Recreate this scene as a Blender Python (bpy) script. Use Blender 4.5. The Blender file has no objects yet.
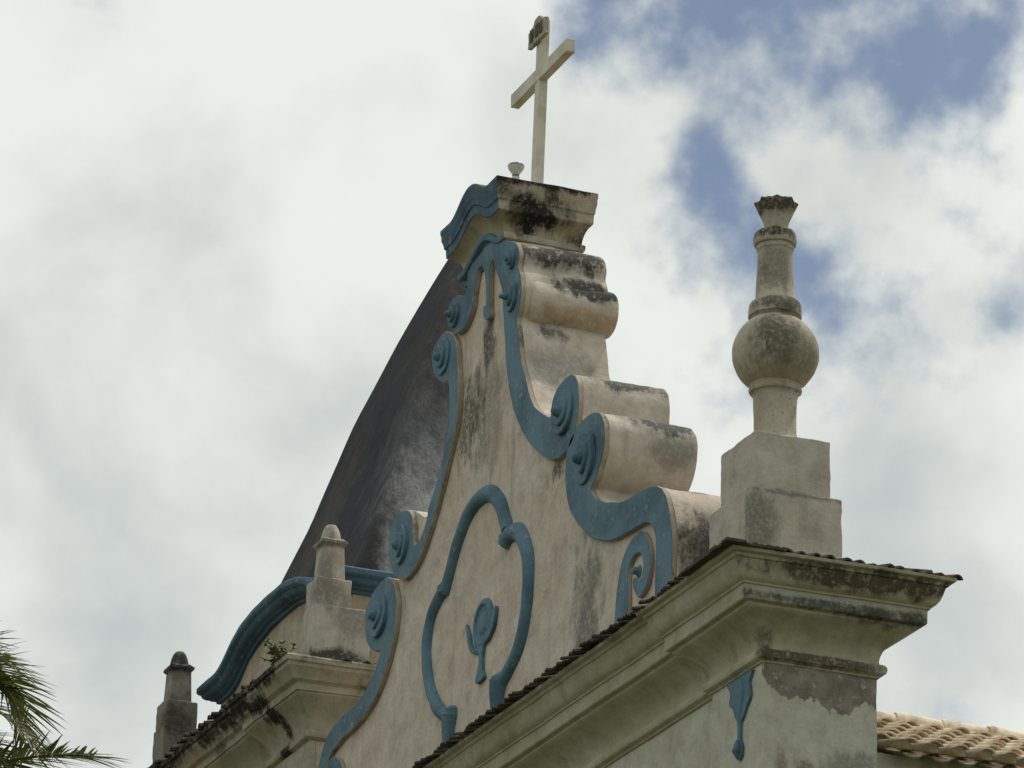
import bpy, bmesh, math, random
from mathutils import Vector, Matrix, noise
from math import radians as R_, sin, cos, pi

random.seed(7)
scene = bpy.context.scene
COL = scene.collection

# ------------------------------------------------------------------ camera
cam_d = bpy.data.cameras.new("camera")
cam_d.sensor_width = 36.0
cam_d.lens = 158.2
cam_d.clip_start = 0.1
cam_d.clip_end = 5000
cam = bpy.data.objects.new("camera", cam_d)
COL.objects.link(cam)
_r = Vector((0.3692497, 0.9290232, 0.0238860))
_u = Vector((0.3221576, -0.1520688, 0.9343926))
_f = Vector((-0.8717047, 0.3373292, 0.3554432))
cam.matrix_world = Matrix(((_r.x, _u.x, -_f.x, 27.7877), (_r.y, _u.y, -_f.y, -12.7148), (_r.z, _u.z, -_f.z, 1.6), (0, 0, 0, 1)))
scene.camera = cam

# ------------------------------------------------------------------ light
SUN_DIR = Vector((-0.12, 0.42, 0.90)).normalized()      # towards the sun: high, behind the facade
SUN_EL = math.asin(SUN_DIR.z)
SUN_AZ = math.atan2(SUN_DIR.x, SUN_DIR.y)
sun_d = bpy.data.lights.new("sun", 'SUN')
sun_d.energy = 2.6
sun_d.angle = R_(1.5)
sun_d.color = (1.0, 0.95, 0.86)
sun = bpy.data.objects.new("sun", sun_d)
COL.objects.link(sun)
sun.location = (0, 0, 40)
sun.rotation_euler = (-SUN_DIR).to_track_quat('-Z', 'Y').to_euler()

world = bpy.data.worlds.new("World")
scene.world = world
world.use_nodes = True
SKY_STRENGTH = 0.075
CLOUD_STRENGTH = 0.84
scene.view_settings.view_transform = 'Standard'
scene.view_settings.look = 'None'
scene.view_settings.exposure = 0.0
scene.view_settings.gamma = 1.0
scene.view_settings.use_curve_mapping = False


class NT:
    """small node-tree helper"""
    def __init__(self, tree):
        self.t = tree
        self.n = tree.nodes
        self.l = tree.links

    def node(self, kind, **kw):
        n = self.n.new(kind)
        for k, v in kw.items():
            setattr(n, k, v)
        return n

    def put(self, sock, v):
        if isinstance(v, bpy.types.NodeSocket):
            self.l.new(v, sock)
        else:
            sock.default_value = v

    def math(self, op, a, b=None, c=None, clamp=False):
        n = self.node('ShaderNodeMath', operation=op)
        n.use_clamp = clamp
        self.put(n.inputs[0], a)
        if b is not None:
            self.put(n.inputs[1], b)
        if c is not None:
            self.put(n.inputs[2], c)
        return n.outputs[0]

    def vmath(self, op, a, b=None):
        n = self.node('ShaderNodeVectorMath', operation=op)
        self.put(n.inputs[0], a)
        if b is not None:
            self.put(n.inputs[1], b)
        return n.outputs['Value'] if op in ('DISTANCE', 'LENGTH', 'DOT_PRODUCT') else n.outputs[0]

    def noise(self, vec, scale, detail=4.0, rough=0.55, dist=0.0):
        n = self.node('ShaderNodeTexNoise')
        self.put(n.inputs['Vector'], vec)
        n.inputs['Scale'].default_value = scale
        n.inputs['Detail'].default_value = detail
        n.inputs['Roughness'].default_value = rough
        n.inputs['Distortion'].default_value = dist
        return n.outputs['Fac']

    def smooth(self, v, lo, hi, to0=0.0, to1=1.0):
        n = self.node('ShaderNodeMapRange', interpolation_type='SMOOTHSTEP')
        self.put(n.inputs['Value'], v)
        n.inputs['From Min'].default_value = lo
        n.inputs['From Max'].default_value = hi
        n.inputs['To Min'].default_value = to0
        n.inputs['To Max'].default_value = to1
        return n.outputs['Result']

    def mix(self, fac, a, b):
        n = self.node('ShaderNodeMix', data_type='RGBA')
        self.put(n.inputs['Factor'], fac)
        self.put(n.inputs[6], a if isinstance(a, bpy.types.NodeSocket) else (*a, 1.0))
        self.put(n.inputs[7], b if isinstance(b, bpy.types.NodeSocket) else (*b, 1.0))
        return n.outputs[2]


def build_sky():
    k = NT(world.node_tree)
    k.n.clear()
    out = k.node('ShaderNodeOutputWorld')
    sky = k.node('ShaderNodeTexSky', sky_type='NISHITA')
    sky.sun_disc = False
    sky.sun_elevation = SUN_EL
    sky.sun_rotation = SUN_AZ
    bg_sky = k.node('ShaderNodeBackground')
    k.l.new(sky.outputs[0], bg_sky.inputs['Color'])
    bg_sky.inputs['Strength'].default_value = SKY_STRENGTH
    d = k.node('ShaderNodeTexCoord').outputs['Generated']
    # gaps in the cloud cover, each at its own direction: (dir, angular radius, weight)
    holes = [
        ((-0.8334, 0.3508, 0.4271), 0.022, 0.31),
        ((-0.8351, 0.3394, 0.433), 0.015, 0.27),
        ((-0.8232, 0.3692, 0.4313), 0.022, 0.29),
        ((-0.8145, 0.3858, 0.4332), 0.016, 0.27),
        ((-0.8073, 0.4031, 0.4311), 0.022, 0.33),
        ((-0.8012, 0.4173, 0.4288), 0.022, 0.29),
        ((-0.8032, 0.4267, 0.4157), 0.016, 0.23),
        ((-0.8393, 0.367, 0.4011), 0.011, 0.25),
        ((-0.8403, 0.3723, 0.394), 0.013, 0.24),
        ((-0.84, 0.3832, 0.3842), 0.013, 0.29),
        ((-0.8388, 0.3937, 0.3761), 0.013, 0.32),
        ((-0.8364, 0.4064, 0.3678), 0.017, 0.38),
        ((-0.8504, 0.3611, 0.3826), 0.012, 0.27),
        ((-0.8533, 0.3797, 0.3574), 0.012, 0.30),
        ((-0.822, 0.4333, 0.3695), 0.014, 0.29),
        ((-0.82, 0.4153, 0.3938), 0.012, 0.17),
        ((-0.8723, 0.2355, 0.4285), 0.014, 0.23),
        ((-0.889, 0.2694, 0.3703), 0.075, -0.22),
        ((-0.8605, 0.2878, 0.4203), 0.045, -0.22),
        ((-0.9161, 0.2485, 0.3147), 0.060, -0.20),
        ((-0.8467, 0.4254, 0.3195), 0.045, -0.24),
        ((-0.8439, 0.3508, 0.406), 0.012, -0.12),
    ]
    total = None
    for c, s, w in holes:
        dist = k.vmath('DISTANCE', d, c)
        q = k.math('DIVIDE', dist, s)
        q = k.math('MULTIPLY', q, q)
        e = k.math('POWER', 2.718, k.math('MULTIPLY', q, -1.0))
        total = k.math('MULTIPLY_ADD', e, w, total if total is not None else 0.0)
    n_big = k.noise(d, 36.0, 6.0, 0.52, 0.1)
    n_fine = k.noise(d, 85.0, 6.0, 0.52, 0.0)
    v = k.math('ADD', total, k.math('MULTIPLY', k.math('SUBTRACT', n_big, 0.5), 1.15))
    v = k.math('ADD', v, k.math('MULTIPLY', k.math('SUBTRACT', n_fine, 0.5), 0.75))
    blue = k.smooth(v, 0.06, 0.66, 0.0, 0.92)
    # grey and white in the cloud itself
    n_c = k.noise(d, 15.0, 6.0, 0.50, 0.2)
    grey = k.math('MULTIPLY_ADD', k.math('SUBTRACT', n_c, 0.5), 2.0, 0.26)
    for c, s, w in [((-0.904, 0.2427, 0.3521), 0.040, 0.34), ((-0.9179, 0.2422, 0.3143), 0.045, 0.26), ((-0.9166, 0.2657, 0.2987), 0.030, 0.15), ((-0.8512, 0.4227, 0.3111), 0.050, 0.28), ((-0.8655, 0.3658, 0.3422), 0.020, 0.10)]:
        q = k.math('DIVIDE', k.vmath('DISTANCE', d, c), s)
        e = k.math('POWER', 2.718, k.math('MULTIPLY', k.math('MULTIPLY', q, q), -1.0))
        grey = k.math('MULTIPLY_ADD', e, w, grey)
    ccol = k.mix(k.smooth(grey, 0.15, 0.95), (1.0, 1.035, 0.98), (0.62, 0.67, 0.665))
    bg_c = k.node('ShaderNodeBackground')
    k.l.new(ccol, bg_c.inputs['Color'])
    bg_c.inputs['Strength'].default_value = CLOUD_STRENGTH
    m = k.node('ShaderNodeMixShader')
    k.l.new(blue, m.inputs[0])
    k.l.new(bg_c.outputs[0], m.inputs[1])
    k.l.new(bg_sky.outputs[0], m.inputs[2])
    k.l.new(m.outputs[0], out.inputs['Surface'])


build_sky()

# ------------------------------------------------------------------ materials


def new_mat(name):
    m = bpy.data.materials.new(name)
    m.use_nodes = True
    k = NT(m.node_tree)
    b = k.n['Principled BSDF']
    return m, k, b


def finish(k, b, col, rough=0.9, bump=None, strength=0.2, dist=0.01, spec=0.2):
    k.put(b.inputs['Base Color'], col if isinstance(col, bpy.types.NodeSocket) else (*col, 1))
    k.put(b.inputs['Roughness'], rough)
    b.inputs['Specular IOR Level'].default_value = spec
    if bump is not None:
        n = k.node('ShaderNodeBump')
        n.inputs['Strength'].default_value = strength
        n.inputs['Distance'].default_value = dist
        k.l.new(bump, n.inputs['Height'])
        k.l.new(n.outputs[0], b.inputs['Normal'])


def stucco(name, base, warm, streak=0.5, streak_col=(0.10, 0.095, 0.08), speck=0.3, mildew=0.35,
           mildew_col=(0.09, 0.09, 0.08), patches=(), seed=0.0, bump=0.5, half=None):
    """old lime plaster: blotches, rain streaks, mildew specks, plus named patches of stain or painted shade (centre, radii, colour, strength, noise)"""
    m, k, b = new_mat(name)
    pos = k.node('ShaderNodeNewGeometry').outputs['Position']
    p = k.vmath('ADD', pos, (seed, seed * 0.7, seed * 1.3))
    n1 = k.noise(p, 0.9, 6, 0.6)
    col = k.mix(k.smooth(n1, 0.35, 0.68), base, warm)
    n2 = k.noise(p, 7.0, 9, 0.72)
    col = k.mix(k.smooth(n2, 0.40, 0.72, 0, 0.55), col, tuple(c * 0.62 for c in base))
    n6 = k.noise(k.vmath('ADD', p, (3.1, 7.7, 1.9)), 3.6, 10, 0.7)
    col = k.mix(k.smooth(n6, 0.50, 0.68, 0, 0.5), col, tuple(min(0.6, c * 1.28) for c in base))
    col = k.mix(k.smooth(n6, 0.50, 0.34, 0, 0.55), col, tuple(c * q for c, q in zip(base, (0.66, 0.63, 0.58))))
    mp = k.node('ShaderNodeMapping')
    mp.inputs['Scale'].default_value = (5.5, 5.5, 0.55)
    k.l.new(p, mp.inputs['Vector'])
    n3 = k.noise(mp.outputs[0], 1.0, 7, 0.62)
    col = k.mix(k.smooth(n3, 0.53, 0.78, 0, streak), col, streak_col)
    n4 = k.noise(p, 2.6, 9, 0.72)
    col = k.mix(k.smooth(n4, 0.56, 0.70, 0, mildew), col, mildew_col)
    n5 = k.noise(p, 30.0, 4, 0.7)
    col = k.mix(k.smooth(n5, 0.60, 0.72, 0, speck), col, mildew_col)
    for c, r, pc, st, ns, *amp in patches:
        v = k.node('ShaderNodeMapping')
        v.vector_type = 'POINT'
        v.inputs['Location'].default_value = tuple(-c[i] / r[i] for i in range(3))
        v.inputs['Scale'].default_value = tuple(1.0 / r[i] for i in range(3))
        k.l.new(pos, v.inputs['Vector'])
        dd = k.vmath('LENGTH', v.outputs[0])
        nn = k.noise(k.vmath('MULTIPLY', p, (1.0, 1.0, 0.45)), ns, 7, 0.68)      # stretched: the stains run down
        dd = k.math('MULTIPLY_ADD', k.math('SUBTRACT', nn, 0.5), amp[0] if amp else 2.6, dd)
        fine = k.noise(p, ns * 4.5, 6, 0.75)
        soft = k.math('MULTIPLY', k.smooth(dd, 1.15, 0.0 if amp else 0.40, 0, st), k.smooth(fine, 0.30, 0.56, 0.25, 1.0))
        col = k.mix(soft, col, pc)
    hb = k.math('ADD', k.math('MULTIPLY', n2, 0.9), k.math('MULTIPLY', n5, 0.5))
    hb = k.math('MULTIPLY_ADD', k.noise(p, 1.7, 3), 1.5, hb)
    finish(k, b, col, 0.93, hb, bump, 0.03, 0.15)
    return m


def blue_paint(name, base=(0.098, 0.183, 0.238), pale=(0.18, 0.26, 0.30), dark=(0.032, 0.068, 0.098), seed=0.0, wear=0.30):
    m, k, b = new_mat(name)
    p = k.vmath('ADD', k.node('ShaderNodeNewGeometry').outputs['Position'], (seed, seed, seed))
    n1 = k.noise(p, 2.2, 7, 0.6)
    col = k.mix(k.smooth(n1, 0.40, 0.70, 0, 0.7), base, dark)
    n2 = k.noise(p, 14.0, 6, 0.68)
    col = k.mix(k.smooth(n2, 0.58, 0.74, 0, wear), col, pale)
    mp = k.node('ShaderNodeMapping')
    mp.inputs['Scale'].default_value = (9, 9, 1.2)
    k.l.new(p, mp.inputs['Vector'])
    n3 = k.noise(mp.outputs[0], 1.0, 6, 0.6)
    col = k.mix(k.smooth(n3, 0.55, 0.76, 0, 0.5), col, tuple(c * 0.62 for c in base))
    n4 = k.noise(k.vmath('ADD', p, (7, 3, 5)), 9.0, 10, 0.74)
    col = k.mix(k.smooth(n4, 0.585, 0.635, 0, 0.7), col, (0.25, 0.265, 0.255))          # chips down to the plaster
    col = k.mix(k.smooth(k.noise(k.vmath('ADD', p, (2, 8, 4)), 4.0, 8, 0.7), 0.57, 0.74, 0, 0.5), col, (0.035, 0.055, 0.068))
    finish(k, b, col, 0.75, k.math('ADD', k.math('MULTIPLY', n4, 1.5), k.noise(p, 3.0, 3)), 0.5, 0.025, 0.25)
    return m


def plain(name, base, other, scale=8.0, rough=0.8, spec=0.2, bump=0.15, metal=0.0):
    m, k, b = new_mat(name)
    p = k.node('ShaderNodeNewGeometry').outputs['Position']
    n = k.noise(p, scale, 6, 0.62)
    finish(k, b, k.mix(k.smooth(n, 0.4, 0.68), base, other), rough, n, bump, 0.01, spec)
    b.inputs['Metallic'].default_value = metal
    return m


BLACK = (0.022, 0.021, 0.019)
SOOT = (0.05, 0.048, 0.042)
OCHRE = (0.34, 0.235, 0.12)
MAT = {}
MAT['gable'] = stucco('gable plaster', (0.50, 0.455, 0.39), (0.50, 0.42, 0.345), 0.42, (0.17, 0.145, 0.12), 0.14, 0.20, patches=[
    ((-3.30, 0.0, 12.40), (0.34, 0.5, 0.75), (0.085, 0.095, 0.095), 0.75, 5.0),
    ((-5.6, 0.0, 15.55), (0.16, 0.3, 0.35), SOOT, 0.9, 8.0),
    ((-5.6, 0.0, 14.9), (0.45, 0.3, 0.7), (0.15, 0.135, 0.11), 0.6, 7.0),
    ((-6.0, 0.05, 15.0), (0.35, 0.2, 0.5), SOOT, 0.8, 7.0),
    ((-1.50, 0.2, 12.55), (0.10, 0.28, 0.60), BLACK, 0.9, 9.0),
    ((-1.52, 0.45, 12.6), (0.12, 0.4, 0.45), (0.10, 0.10, 0.095), 0.65, 6.0),
    ((-3.9, 0.05, 13.87), (0.30, 0.12, 0.12), BLACK, 0.9, 9.0),
    ((-4.15, 0.35, 14.38), (0.25, 0.4, 0.20), SOOT, 0.75, 7.0),
    ((-3.00, 0.42, 14.02), (0.35, 0.42, 0.15), (0.085, 0.085, 0.082), 1.3, 5.0),
    ((-3.55, 0.42, 14.53), (0.35, 0.42, 0.13), (0.10, 0.10, 0.098), 1.2, 5.0),
    ((-2.85, 0.55, 13.75), (0.3, 0.35, 0.16), (0.20, 0.19, 0.165), 0.8, 4.0),
    ((-4.60, 0.35, 15.05), (0.3, 0.40, 0.40), (0.21, 0.205, 0.185), 0.8, 4.0),
    ((-4.80, 0.25, 15.42), (0.2, 0.18, 0.10), (0.12, 0.115, 0.10), 1.0, 8.0),
    ((-4.75, 0.55, 15.84), (0.25, 0.40, 0.12), (0.05, 0.05, 0.046), 1.4, 5.0),
    ((-4.85, 0.45, 16.14), (0.3, 0.6, 0.17), (0.06, 0.058, 0.053), 1.3, 4.5),
    ((-4.75, 0.5, 15.56), (0.25, 0.6, 0.10), (0.33, 0.235, 0.135), 0.75, 4.0),  # darker orange underside of the shoulder roll, shade painted into the colour
    ((-2.05, 0.35, 13.07), (0.45, 0.5, 0.10), (0.09, 0.09, 0.085), 0.75, 6.0),
])
MAT['cap'] = stucco('cap plaster', (0.40, 0.37, 0.295), (0.37, 0.315, 0.225), 0.35, SOOT, 0.35, 0.30, seed=3.0, patches=[
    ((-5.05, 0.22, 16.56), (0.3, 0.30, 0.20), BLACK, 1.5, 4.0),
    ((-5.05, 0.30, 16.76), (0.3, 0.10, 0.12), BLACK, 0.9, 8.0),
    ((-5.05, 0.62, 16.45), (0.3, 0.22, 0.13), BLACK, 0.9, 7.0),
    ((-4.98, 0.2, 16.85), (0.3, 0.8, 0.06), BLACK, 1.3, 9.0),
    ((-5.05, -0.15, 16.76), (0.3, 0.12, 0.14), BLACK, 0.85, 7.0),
    ((-5.0, 0.55, 16.50), (0.3, 0.2, 0.08), OCHRE, 0.7, 5.0),
    ((-5.7, -0.1, 16.5), (0.7, 0.2, 0.2), (0.26, 0.25, 0.12), 0.5, 4.0),
])
MAT['facade'] = stucco('facade plaster', (0.44, 0.445, 0.385), (0.41, 0.405, 0.33), 0.22, (0.14, 0.12, 0.08), 0.08, 0.10, seed=5.0)
MAT['cornice'] = stucco('cornice plaster', (0.39, 0.39, 0.30), (0.35, 0.34, 0.24), 0.40, (0.13, 0.115, 0.07), 0.20, 0.22, seed=8.0, patches=[
    ((0.36, 0.6, 11.73), (0.16, 1.2, 0.09), (0.075, 0.062, 0.04), 1.2, 4.5),
    ((0.28, 0.5, 11.545), (0.10, 1.2, 0.055), (0.085, 0.09, 0.085), 1.1, 6.0),
    ((0.28, 0.35, 11.59), (0.10, 0.9, 0.03), (0.36, 0.37, 0.34), 0.8, 9.0),
    ((0.05, 0.40, 11.20), (0.09, 0.75, 0.055), (0.10, 0.083, 0.06), 1.2, 6.0),
    ((0.25, 0.9, 11.50), (0.10, 0.5, 0.06), SOOT, 0.8, 7.0),
    ((0.03, -0.02, 11.28), (0.10, 0.10, 0.10), SOOT, 0.6, 6.0),
    ((-5.8, -0.45, 11.75), (0.35, 0.15, 0.12), (0.12, 0.085, 0.045), 0.7, 5.0),
    ((-1.6, -0.45, 11.77), (0.5, 0.15, 0.06), (0.14, 0.115, 0.05), 0.6, 5.0),
])
MAT['tower'] = stucco('tower plaster', (0.37, 0.36, 0.295), (0.38, 0.325, 0.25), 0.40, (0.12, 0.10, 0.075), 0.15, 0.22, seed=11.0, patches=[
    ((-9.85, 0.45, 14.0), (0.6, 0.7, 0.16), (0.10, 0.09, 0.08), 0.6, 6.0),
])
MAT['tower_cornice'] = stucco('tower cornice plaster', (0.34, 0.335, 0.26), (0.37, 0.295, 0.215), 0.40, SOOT, 0.18, 0.22, seed=14.0, patches=[
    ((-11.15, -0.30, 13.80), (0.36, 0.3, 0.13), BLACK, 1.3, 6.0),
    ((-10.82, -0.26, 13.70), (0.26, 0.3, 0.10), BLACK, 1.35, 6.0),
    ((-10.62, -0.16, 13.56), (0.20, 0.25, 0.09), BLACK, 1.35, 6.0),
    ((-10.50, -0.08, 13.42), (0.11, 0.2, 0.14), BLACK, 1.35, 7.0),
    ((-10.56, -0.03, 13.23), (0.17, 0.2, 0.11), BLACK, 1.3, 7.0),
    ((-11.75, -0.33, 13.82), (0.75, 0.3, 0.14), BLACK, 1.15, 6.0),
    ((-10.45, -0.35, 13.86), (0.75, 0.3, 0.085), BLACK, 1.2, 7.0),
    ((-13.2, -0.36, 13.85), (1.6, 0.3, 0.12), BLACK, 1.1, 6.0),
    ((-12.1, -0.25, 13.64), (0.5, 0.3, 0.05), SOOT, 0.8, 7.0),
    ((-9.65, 0.35, 13.9), (0.2, 0.7, 0.05), SOOT, 0.85, 7.0),
    ((-9.7, 0.55, 13.68), (0.2, 0.22, 0.09), SOOT, 0.7, 8.0),
])
MAT['attic'] = stucco('attic plaster', (0.40, 0.36, 0.28), (0.42, 0.33, 0.24), 0.55, (0.15, 0.14, 0.11), 0.2, 0.35, seed=17.0)
MAT['pinnacle'] = stucco('pinnacle plaster', (0.42, 0.39, 0.32), (0.38, 0.345, 0.27), 0.6, (0.12, 0.115, 0.09), 0.8, 0.85, seed=21.0, patches=[
    ((-0.50, 0.34, 13.90), (0.26, 0.24, 0.34), (0.105, 0.10, 0.07), 1.0, 6.0),
    ((-0.55, 0.55, 13.75), (0.26, 0.24, 0.25), (0.14, 0.13, 0.095), 0.7, 8.0),
    ((-0.65, 0.35, 14.50), (0.2, 0.25, 0.24), (0.15, 0.145, 0.12), 0.7, 9.0),
    ((-0.60, 0.35, 14.79), (0.3, 0.3, 0.055), (0.06, 0.058, 0.04), 1.1, 6.0),
    ((-0.7, 0.4, 15.07), (0.35, 0.35, 0.12), (0.075, 0.07, 0.05), 1.2, 6.0),
    ((-0.6, 0.4, 14.20), (0.3, 0.4, 0.07), (0.09, 0.088, 0.07), 0.9, 6.0),
    ((-0.6, 0.4, 13.60), (0.3, 0.4, 0.07), (0.30, 0.24, 0.15), 0.7, 6.0),
])
MAT['pedestal'] = stucco('pedestal plaster', (0.41, 0.39, 0.335), (0.40, 0.36, 0.295), 0.4, (0.15, 0.145, 0.125), 0.25, 0.30, seed=23.0, patches=[
    ((-0.43, 0.16, 12.32), (0.12, 0.16, 0.30), (0.105, 0.11, 0.10), 0.75, 6.0),
    ((-0.43, 0.5, 12.62), (0.12, 0.5, 0.035), (0.10, 0.10, 0.09), 0.7, 8.0),
])
MAT['tower_pinnacle'] = stucco('tower pinnacle plaster', (0.41, 0.385, 0.335), (0.38, 0.33, 0.275), 0.8, (0.11, 0.105, 0.09), 0.45, 0.6, seed=27.0, patches=[
    ((-9.98, 0.30, 13.99), (0.3, 0.6, 0.13), (0.06, 0.057, 0.05), 1.1, 6.0),
    ((-10.0, 0.15, 14.66), (0.25, 0.22, 0.20), (0.16, 0.15, 0.13), 0.9, 6.0),
    ((-10.0, 0.35, 14.40), (0.25, 0.25, 0.22), (0.19, 0.18, 0.16), 0.8, 5.0),
    ((-10.1, 0.15, 15.16), (0.25, 0.22, 0.07), (0.13, 0.125, 0.11), 0.9, 7.0),
    ((-10.0, 0.10, 14.95), (0.18, 0.12, 0.22), (0.17, 0.16, 0.14), 0.8, 7.0),
])
MAT['dark_pinnacle'] = stucco('dark pinnacle plaster', (0.25, 0.24, 0.205), (0.15, 0.145, 0.125), 0.85, (0.06, 0.06, 0.054), 0.6, 0.8, seed=29.0, patches=[
    ((-14.72, 0.10, 15.28), (0.3, 0.3, 0.12), (0.045, 0.043, 0.038), 1.1, 5.0),
    ((-14.65, 0.10, 14.62), (0.3, 0.3, 0.22), (0.07, 0.068, 0.06), 1.0, 5.0),
    ((-14.70, 0.12, 15.02), (0.2, 0.2, 0.12), (0.30, 0.29, 0.255), 0.7, 6.0),
])
MAT['spire'] = stucco('spire render', (0.027, 0.029, 0.038), (0.046, 0.042, 0.040), 0.5, (0.020, 0.020, 0.023), 0.45, 0.40, (0.10, 0.10, 0.105), seed=31.0, bump=0.35, patches=[
    ((-11.2, 1.75, 16.4), (1.0, 0.95, 1.7), (0.12, 0.124, 0.136), 0.9, 7.0, 1.7),
    ((-10.95, 1.50, 15.75), (0.8, 0.60, 1.1), (0.25, 0.253, 0.258), 1.1, 7.0, 1.5),
    ((-10.75, 1.40, 15.25), (0.6, 0.60, 0.55), (0.42, 0.415, 0.40), 1.3, 6.0, 1.2),
    ((-10.7, 0.75, 15.6), (0.3, 0.20, 0.9), (0.02, 0.02, 0.022), 0.85, 5.0),
    ((-13.2, 0.9, 17.0), (0.6, 0.6, 1.6), (0.085, 0.074, 0.066), 0.6, 4.0),
])
MAT['edge'] = stucco('bare plaster edge', (0.40, 0.355, 0.29), (0.32, 0.265, 0.20), 0.4, SOOT, 0.4, 0.85, SOOT, seed=41.0)
MAT['blue'] = blue_paint('worn blue paint')
MAT['blue_dark'] = blue_paint('weathered dark blue paint', (0.062, 0.125, 0.180), (0.13, 0.18, 0.21), (0.024, 0.045, 0.07), 4.0, 0.2)
MAT['tile_dark'] = plain('mossy roof tile', (0.075, 0.062, 0.05), (0.035, 0.032, 0.028), 14.0, 0.95)
MAT['tile_pale'] = plain('pale clay roof tile', (0.74, 0.64, 0.50), (0.40, 0.29, 0.19), 6.5, 0.9)
MAT['tile_rim'] = plain('lichen clay roof tile', (0.22, 0.20, 0.13), (0.10, 0.09, 0.06), 6.0, 0.9)
MAT['cross'] = plain('cream painted cross', (0.55, 0.53, 0.45), (0.44, 0.41, 0.33), 5.0, 0.7)
MAT['plaque'] = plain('weathered plaque', (0.34, 0.315, 0.255), (0.20, 0.18, 0.145), 12.0, 0.8)
MAT['letter'] = plain('dark lettering', (0.09, 0.08, 0.065), (0.14, 0.12, 0.095), 20.0, 0.8)
MAT['lamp_white'] = plain('white lamp enamel', (0.62, 0.62, 0.58), (0.5, 0.48, 0.42), 18.0, 0.45, 0.4)
MAT['lamp_rim'] = plain('lamp blue glass', (0.10, 0.13, 0.22), (0.16, 0.19, 0.27), 10.0, 0.15, 0.5)
MAT['rust'] = plain('rusty collar', (0.15, 0.075, 0.035), (0.07, 0.045, 0.03), 30.0, 0.9)
MAT['ground'] = plain('dry grass ground', (0.075, 0.080, 0.035), (0.12, 0.105, 0.06), 0.35, 0.95, 0.1)
MAT['trunk'] = plain('palm trunk', (0.16, 0.14, 0.11), (0.09, 0.08, 0.06), 6.0, 0.95)
MAT['frond'] = plain('palm leaf', (0.060, 0.078, 0.025), (0.115, 0.12, 0.045), 1.6, 0.5, 0.4)
_k = NT(MAT['frond'].node_tree)
_out = [n for n in _k.n if n.bl_idname == 'ShaderNodeOutputMaterial'][0]
_tr = _k.node('ShaderNodeBsdfTranslucent')
_tr.inputs['Color'].default_value = (0.17, 0.20, 0.04, 1)
_mx = _k.node('ShaderNodeMixShader')
_mx.inputs[0].default_value = 0.16
_k.l.new(_k.n['Principled BSDF'].outputs[0], _mx.inputs[1])
_k.l.new(_tr.outputs[0], _mx.inputs[2])
_k.l.new(_mx.outputs[0], _out.inputs['Surface'])
MAT['rachis'] = plain('palm leaf stalk', (0.09, 0.10, 0.03), (0.13, 0.12, 0.05), 3.0, 0.6)
MAT['weed'] = plain('weed leaf', (0.11, 0.14, 0.045), (0.20, 0.20, 0.09), 9.0, 0.7)
MAT['weed_stem'] = plain('weed stem', (0.10, 0.085, 0.045), (0.06, 0.05, 0.03), 9.0, 0.9)


def pier_plaster():
    """pier face: painted plaster that has come off in one ragged sheet below the string moulding"""
    m = stucco('pier plaster', (0.44, 0.445, 0.385), (0.41, 0.405, 0.33), 0.2, (0.15, 0.13, 0.09), 0.10, 0.10, seed=5.0, patches=[
        ((0.0, 0.33, 10.40), (0.2, 0.09, 0.09), (0.13, 0.095, 0.06), 0.8, 7.0),
        ((0.0, 0.15, 10.42), (0.2, 0.06, 0.12), (0.14, 0.12, 0.08), 0.7, 9.0),
        ((0.0, 0.72, 10.45), (0.2, 0.25, 0.16), (0.13, 0.14, 0.11), 0.65, 11.0),
    ])
    k = NT(m.node_tree)
    b = k.n['Principled BSDF']
    old = b.inputs['Base Color'].links[0].from_socket
    pos = k.node('ShaderNodeNewGeometry').outputs['Position']
    sx = k.node('ShaderNodeSeparateXYZ')
    k.l.new(pos, sx.inputs[0])
    n = k.noise(k.vmath('MULTIPLY', pos, (1.0, 1.0, 0.7)), 4.0, 7, 0.6)
    edge = k.math('MULTIPLY_ADD', k.math('SUBTRACT', n, 0.5), -0.62, 10.85)
    # the sheet hangs higher at its two ends
    yy = k.math('SUBTRACT', sx.outputs['Y'], 0.45)
    edge = k.math('MULTIPLY_ADD', k.math('POWER', k.math('ABSOLUTE', yy), 3.0), 1.6, edge)
    mask = k.math('MULTIPLY', k.smooth(k.math('SUBTRACT', sx.outputs['Z'], edge), -0.012, 0.012), k.smooth(sx.outputs['X'], -0.03, -0.012))
    ny = k.math('MULTIPLY_ADD', k.math('SUBTRACT', k.noise(pos, 9.0, 4), 0.5), 0.12, sx.outputs['Y'])
    mask = k.math('MULTIPLY', mask, k.smooth(ny, -0.005, 0.012))
    g = k.noise(pos, 6.0, 8, 0.7)
    bare = k.mix(k.smooth(g, 0.38, 0.62), (0.215, 0.21, 0.175), (0.145, 0.13, 0.10))
    bare = k.mix(k.smooth(k.noise(k.vmath('ADD', pos, (9, 9, 9)), 11.0, 6, 0.7), 0.56, 0.64, 0, 0.8), bare, (0.36, 0.36, 0.31))
    k.l.new(k.mix(mask, old, bare), b.inputs['Base Color'])
    return m


MAT['pier'] = pier_plaster()

# ------------------------------------------------------------------ mesh helpers


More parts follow.
